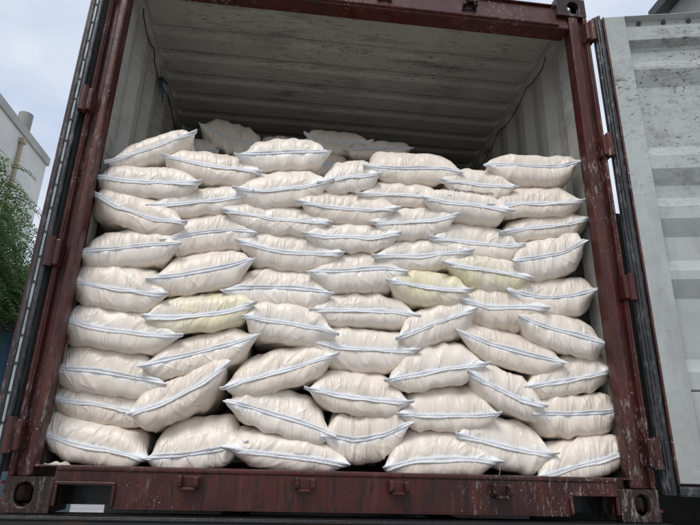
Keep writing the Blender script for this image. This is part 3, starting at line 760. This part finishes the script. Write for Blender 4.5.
bm = bmesh.new(); r4 = random.Random(4)
bmesh.ops.create_grid(bm, x_segments=44, y_segments=22, size=1)
for v in bm.verts:
    x, y = v.co.x, v.co.y; n = mnoise.fractal(Vector((x*2.4, y*2.4, 1.7)), 1.0, 2.0, 5)
    h = max(0, 1-(x*x+y*y))*.9+.55*n-.25
    v.co = Vector((-1.075+x*.062, .052+y*.044, .1560+.016*max(-.2, min(h, .9))))
tag(obj('flour_spill', from_bm(bm, 'flour_spill', True), simple('flour', (.66, .61, .53), .9, .25, 60, .002)), 'small spill of pale flour on the left end of the door sill', 'flour')['kind'] = 'stuff'
# ------------------------------------------------------------------ trailer under the container
T = empty('trailer', (0, 0, GZ)); tag(T, 'black steel truck trailer carrying the red container', 'trailer')
def tpart(name, mat, *boxes, bev=.004):
    bm = bmesh.new()
    for b in boxes: bbox(bm, *b, bev)
    o = obj(name, from_bm(bm, name), mat, T); o.location = (0, 0, -GZ); return o
tpart('rear_beam', 'black_steel', (-1.24, 1.24, -.055, .10, -.062, -.003), bev=.006)
tpart('bumper_plate', 'orange_steel', (-1.20, 1.20, -.075, -.057, -.20, -.0155), bev=.003)
tpart('beam_lip', 'black_steel', (-1.24, 1.24, -.082, -.0555, -.0145, -.0065), bev=.002)
for s in (-1, 1):
    tpart('chassis_rail', 'black_steel', (*sorted((s*.38, s*.50)), .105, 9.0, -.42, -.02))
    tpart('twistlock', 'black_steel', (*sorted((s*1.08, s*1.19)), .02, .15, -.0028, -.0003), bev=.001)
    tpart('tail_light', 'red_lens', (*sorted((s*1.225, s*1.262)), .04, .07, .030, .043), bev=.006)
    tpart('tail_light', 'red_lens', (*sorted((s*1.225, s*1.255)), .04, .07, .088, .100), bev=.006)
for i in range(5): tpart('crossbeam', 'black_steel', (-1.2, 1.2, 1.2+i*1.1, 1.3+i*1.1, -.12, -.012))
for s in (-1, 1):
    for yy in (2.2, 3.5):
        bm = bmesh.new(); zc = GZ+.50
        cyl(bm, (s*.75, yy, zc), (s*1.22, yy, zc), .50, n=32); o = obj('wheel', from_bm(bm, 'wheel'), 'rubber', T); o.location = (0, 0, -GZ)
        bm = bmesh.new(); cyl(bm, (s*1.2205, yy, zc), (s*1.235, yy, zc), .27, n=24); r_ = obj('rim', from_bm(bm, 'rim'), 'strip_metal', o)
tpart('support_leg', 'black_steel', (-.9, -.78, 6.2, 6.32, GZ, -.4)); tpart('support_leg', 'black_steel', (.78, .9, 6.2, 6.32, GZ, -.4))

# ------------------------------------------------------------------ surroundings
# white building far left
zt = aty(48, 158, 20)[2]; X0 = aty(48, 158, 20)[0]
Bd = empty('building', (X0-4, 13, GZ)); tag(Bd, 'tall white plastered building behind the tree on the left', 'building')
def bpart(root, name, mat, *boxes, bev=0):
    bm = bmesh.new()
    for b in boxes: bbox(bm, *b, bev)
    o = obj(name, from_bm(bm, name), mat, root); o.location = -root.location; return o
bpart(Bd, 'wall', 'plaster', (X0-9, X0, 4, 20, GZ, zt-.35))
bpart(Bd, 'parapet', 'coping', (X0-9.08, X0+.08, 3.92, 20.08, zt-.349, zt))
cp = aty(35, 135, 17.5)
bm = bmesh.new(); cyl(bm, (X0-.55, 18.6, zt), (X0-.55, 18.6, zt+1.15), .27, n=16); o = obj('roof_pipe', from_bm(bm, 'roof_pipe'), 'pipe_grey', Bd); o.location = -Bd.location
pp = aty(24, 135, 17.6)
bm = bmesh.new(); cyl(bm, (X0+.09, 17.6, zt-.75), (X0+.09, 17.6, GZ), .07, n=10); bbox(bm, X0+.001, X0+.2, 17.48, 17.72, zt-.75, zt-.55); o = obj('drain_pipe', from_bm(bm, 'drain_pipe'), 'pipe_tan', Bd); o.location = -Bd.location
for zz in (1.2, 4.4, 7.6):
    for yy in (6.5, 10, 13.5):
        wd_ = bpart(Bd, 'window', 'glass_dark', (X0+.002, X0+.03, yy-.6, yy+.6, zz, zz+1.4))
        bpart(Bd, 'sill', 'coping', (X0+.002, X0+.14, yy-.7, yy+.7, zz-.1, zz-.002))
# grey building far right
q0 = aty(648, 12, 14)
Br = empty('building', (q0[0]+5, 14, GZ)); tag(Br, 'tall grey concrete building just showing above the right door', 'building')
bpart(Br, 'wall', 'concrete_wall', (q0[0]+.5, q0[0]+12, 5, 13.5, GZ, q0[2]-.4))
bpart(Br, 'roof_edge', 'dark_fascia', (q0[0], q0[0]+12.5, 4.6, 14, q0[2]-.395, q0[2]))
for yy in (7, 10): bpart(Br, 'window', 'glass_dark', (q0[0]+.47, q0[0]+.498, yy-.6, yy+.6, 14, 15.4))
# blue shed behind the tree
Sd = empty('shed', (-5.2, 6.5, GZ)); tag(Sd, 'blue sheet-metal shed low down at the far left edge', 'shed')
pr = []; yv = -.9
xx = -7.5
while xx < -3.62: pr += [(xx, 0), (xx+.05, .03), (xx+.11, .03), (xx+.16, 0)]; xx += .22
bm = bmesh.new(); extrude(bm, pr, lambda a, b: (a, 5.2-b, GZ), lambda a, b: (a, 5.2-b, 1.62)); o = solid(obj('sheet_wall', from_bm(bm, 'sheet_wall'), 'blue_sheet', Sd), .004); o.location = -Sd.location
bpart(Sd, 'side_wall', 'blue_sheet', (-3.60, -3.57, 5.21, 8, GZ, 1.60))
bpart(Sd, 'roof', 'dark_fascia', (-7.7, -3.45, 4.95, 8.1, 1.625, 1.72))
# dark trailer parked beyond, seen below the right door
Pt = empty('parked_trailer', (3.6, 2.6, GZ)); tag(Pt, 'black tarpaulin-sided trailer below the grey door at right', 'trailer')
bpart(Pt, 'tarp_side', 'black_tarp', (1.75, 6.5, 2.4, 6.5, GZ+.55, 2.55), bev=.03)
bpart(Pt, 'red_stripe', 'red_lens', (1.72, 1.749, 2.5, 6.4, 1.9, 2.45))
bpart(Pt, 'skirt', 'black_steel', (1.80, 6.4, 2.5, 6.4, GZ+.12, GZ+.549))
for xx in (2.4, 3.6):
    bm = bmesh.new(); cyl(bm, (xx, 2.30, GZ+.45), (xx, 2.49, GZ+.45), .45, n=28); o = obj('wheel', from_bm(bm, 'wheel'), 'rubber', Pt); o.location = -Pt.location

# ------------------------------------------------------------------ tree with feathery compound leaves
def tree():
    rg = random.Random(8); base = Vector((-4.75, 4.3, GZ))
    Tr = empty('tree', base); tag(Tr, 'leafy green tree with feathery compound leaves left of the container', 'tree')
    bm = bmesh.new(); tips = []
    def limb(p, d, ln, r, depth):
        pts = [p.copy()]; rs = [r]; n = 5
        for i in range(n):
            d = (d+Vector((rg.uniform(-.25, .25), rg.uniform(-.25, .25), rg.uniform(-.05, .22)))).normalized(); p = p+d*ln/n; pts.append(p.copy()); rs.append(r*(1-.55*(i+1)/n))
            if p.x > 1.0: d.x = -abs(d.x)*.6
            if p.z > 4.2: d.z = -abs(d.z)
            if depth >= 2: tips.append((p.copy(), d.copy()))
        tube(bm, pts, rs, 7 if depth < 2 else 5)
        if depth < 3:
            for k in range(4 if depth < 2 else 3):
                j = rg.randint(2, n); a = rg.uniform(0, 6.28)
                nd = (d*.6+Vector((math.cos(a), math.sin(a), rg.uniform(-.25, .55)))).normalized()
                limb(pts[j].copy(), nd, ln*rg.uniform(.5, .72), rs[j]*.62, depth+1)
    limb(Vector((0, 0, 0)), Vector((.05, 0, 1)), 4.0, .14, 0)
    obj('trunk', from_bm(bm, 'trunk', True), 'bark', Tr)
    # fronds, kept where the crown stands in the air left of the container
    co, qd, tone = [], [], []
    def frond(p, d):
        ln = rg.uniform(.26, .44); d = Vector((d.x, d.y, 0)).normalized() if d.length_squared > 1e-6 else Vector((1, 0, 0))
        d = Matrix.Rotation(rg.uniform(-1.5, 1.5), 3, 'Z') @ d
        side = Vector((-d.y, d.x, 0)); nn = 11; tn = rg.random(); rise = rg.uniform(-.1, .5); prev = p.copy()
        roll = rg.uniform(-.5, .5)
        for i in range(nn):
            t = (i+1)/nn; q = p+d*ln*t+Vector((0, 0, ln*(rise*t-.75*t*t)))
            hl = .064*(1-.55*abs(t-.45))*rg.uniform(.85, 1.1); hwid = .0125
            ax = (q-prev).normalized(); prev = q
            for sg in (-1, 1):
                o_ = (side*sg+ax*.45+Vector((0, 0, -.25+roll*sg+rg.uniform(-.15, .15)))).normalized()
                b0 = len(co); wv_ = ax*hwid
                co.extend([q, q+o_*hl*.5-wv_, q+o_*hl, q+o_*hl*.5+wv_]); qd.append((b0, b0+1, b0+2, b0+3)); tone.extend([min(1, max(0, tn+rg.uniform(-.2, .2)))]*4)
    for p, d in tips:
        if p.x > 1.45 or p.z > 4.5: continue
        for k in range(22): frond(p+Vector((rg.uniform(-.3, .3), rg.uniform(-.3, .3), rg.uniform(-.25, .3))), Vector((rg.uniform(-1, 1), rg.uniform(-1, 1), 0)))
    me = mesh_np('crown', np.array([tuple(c) for c in co]), np.array(qd), None, {'tone': np.array(tone)}, smooth=False)
    obj('crown', me, 'leaf', Tr)
    xs = np.array([tuple(c) for c in co]); print('tree', xs.min(0)+np.array(base), xs.max(0)+np.array(base), len(qd))
tree()
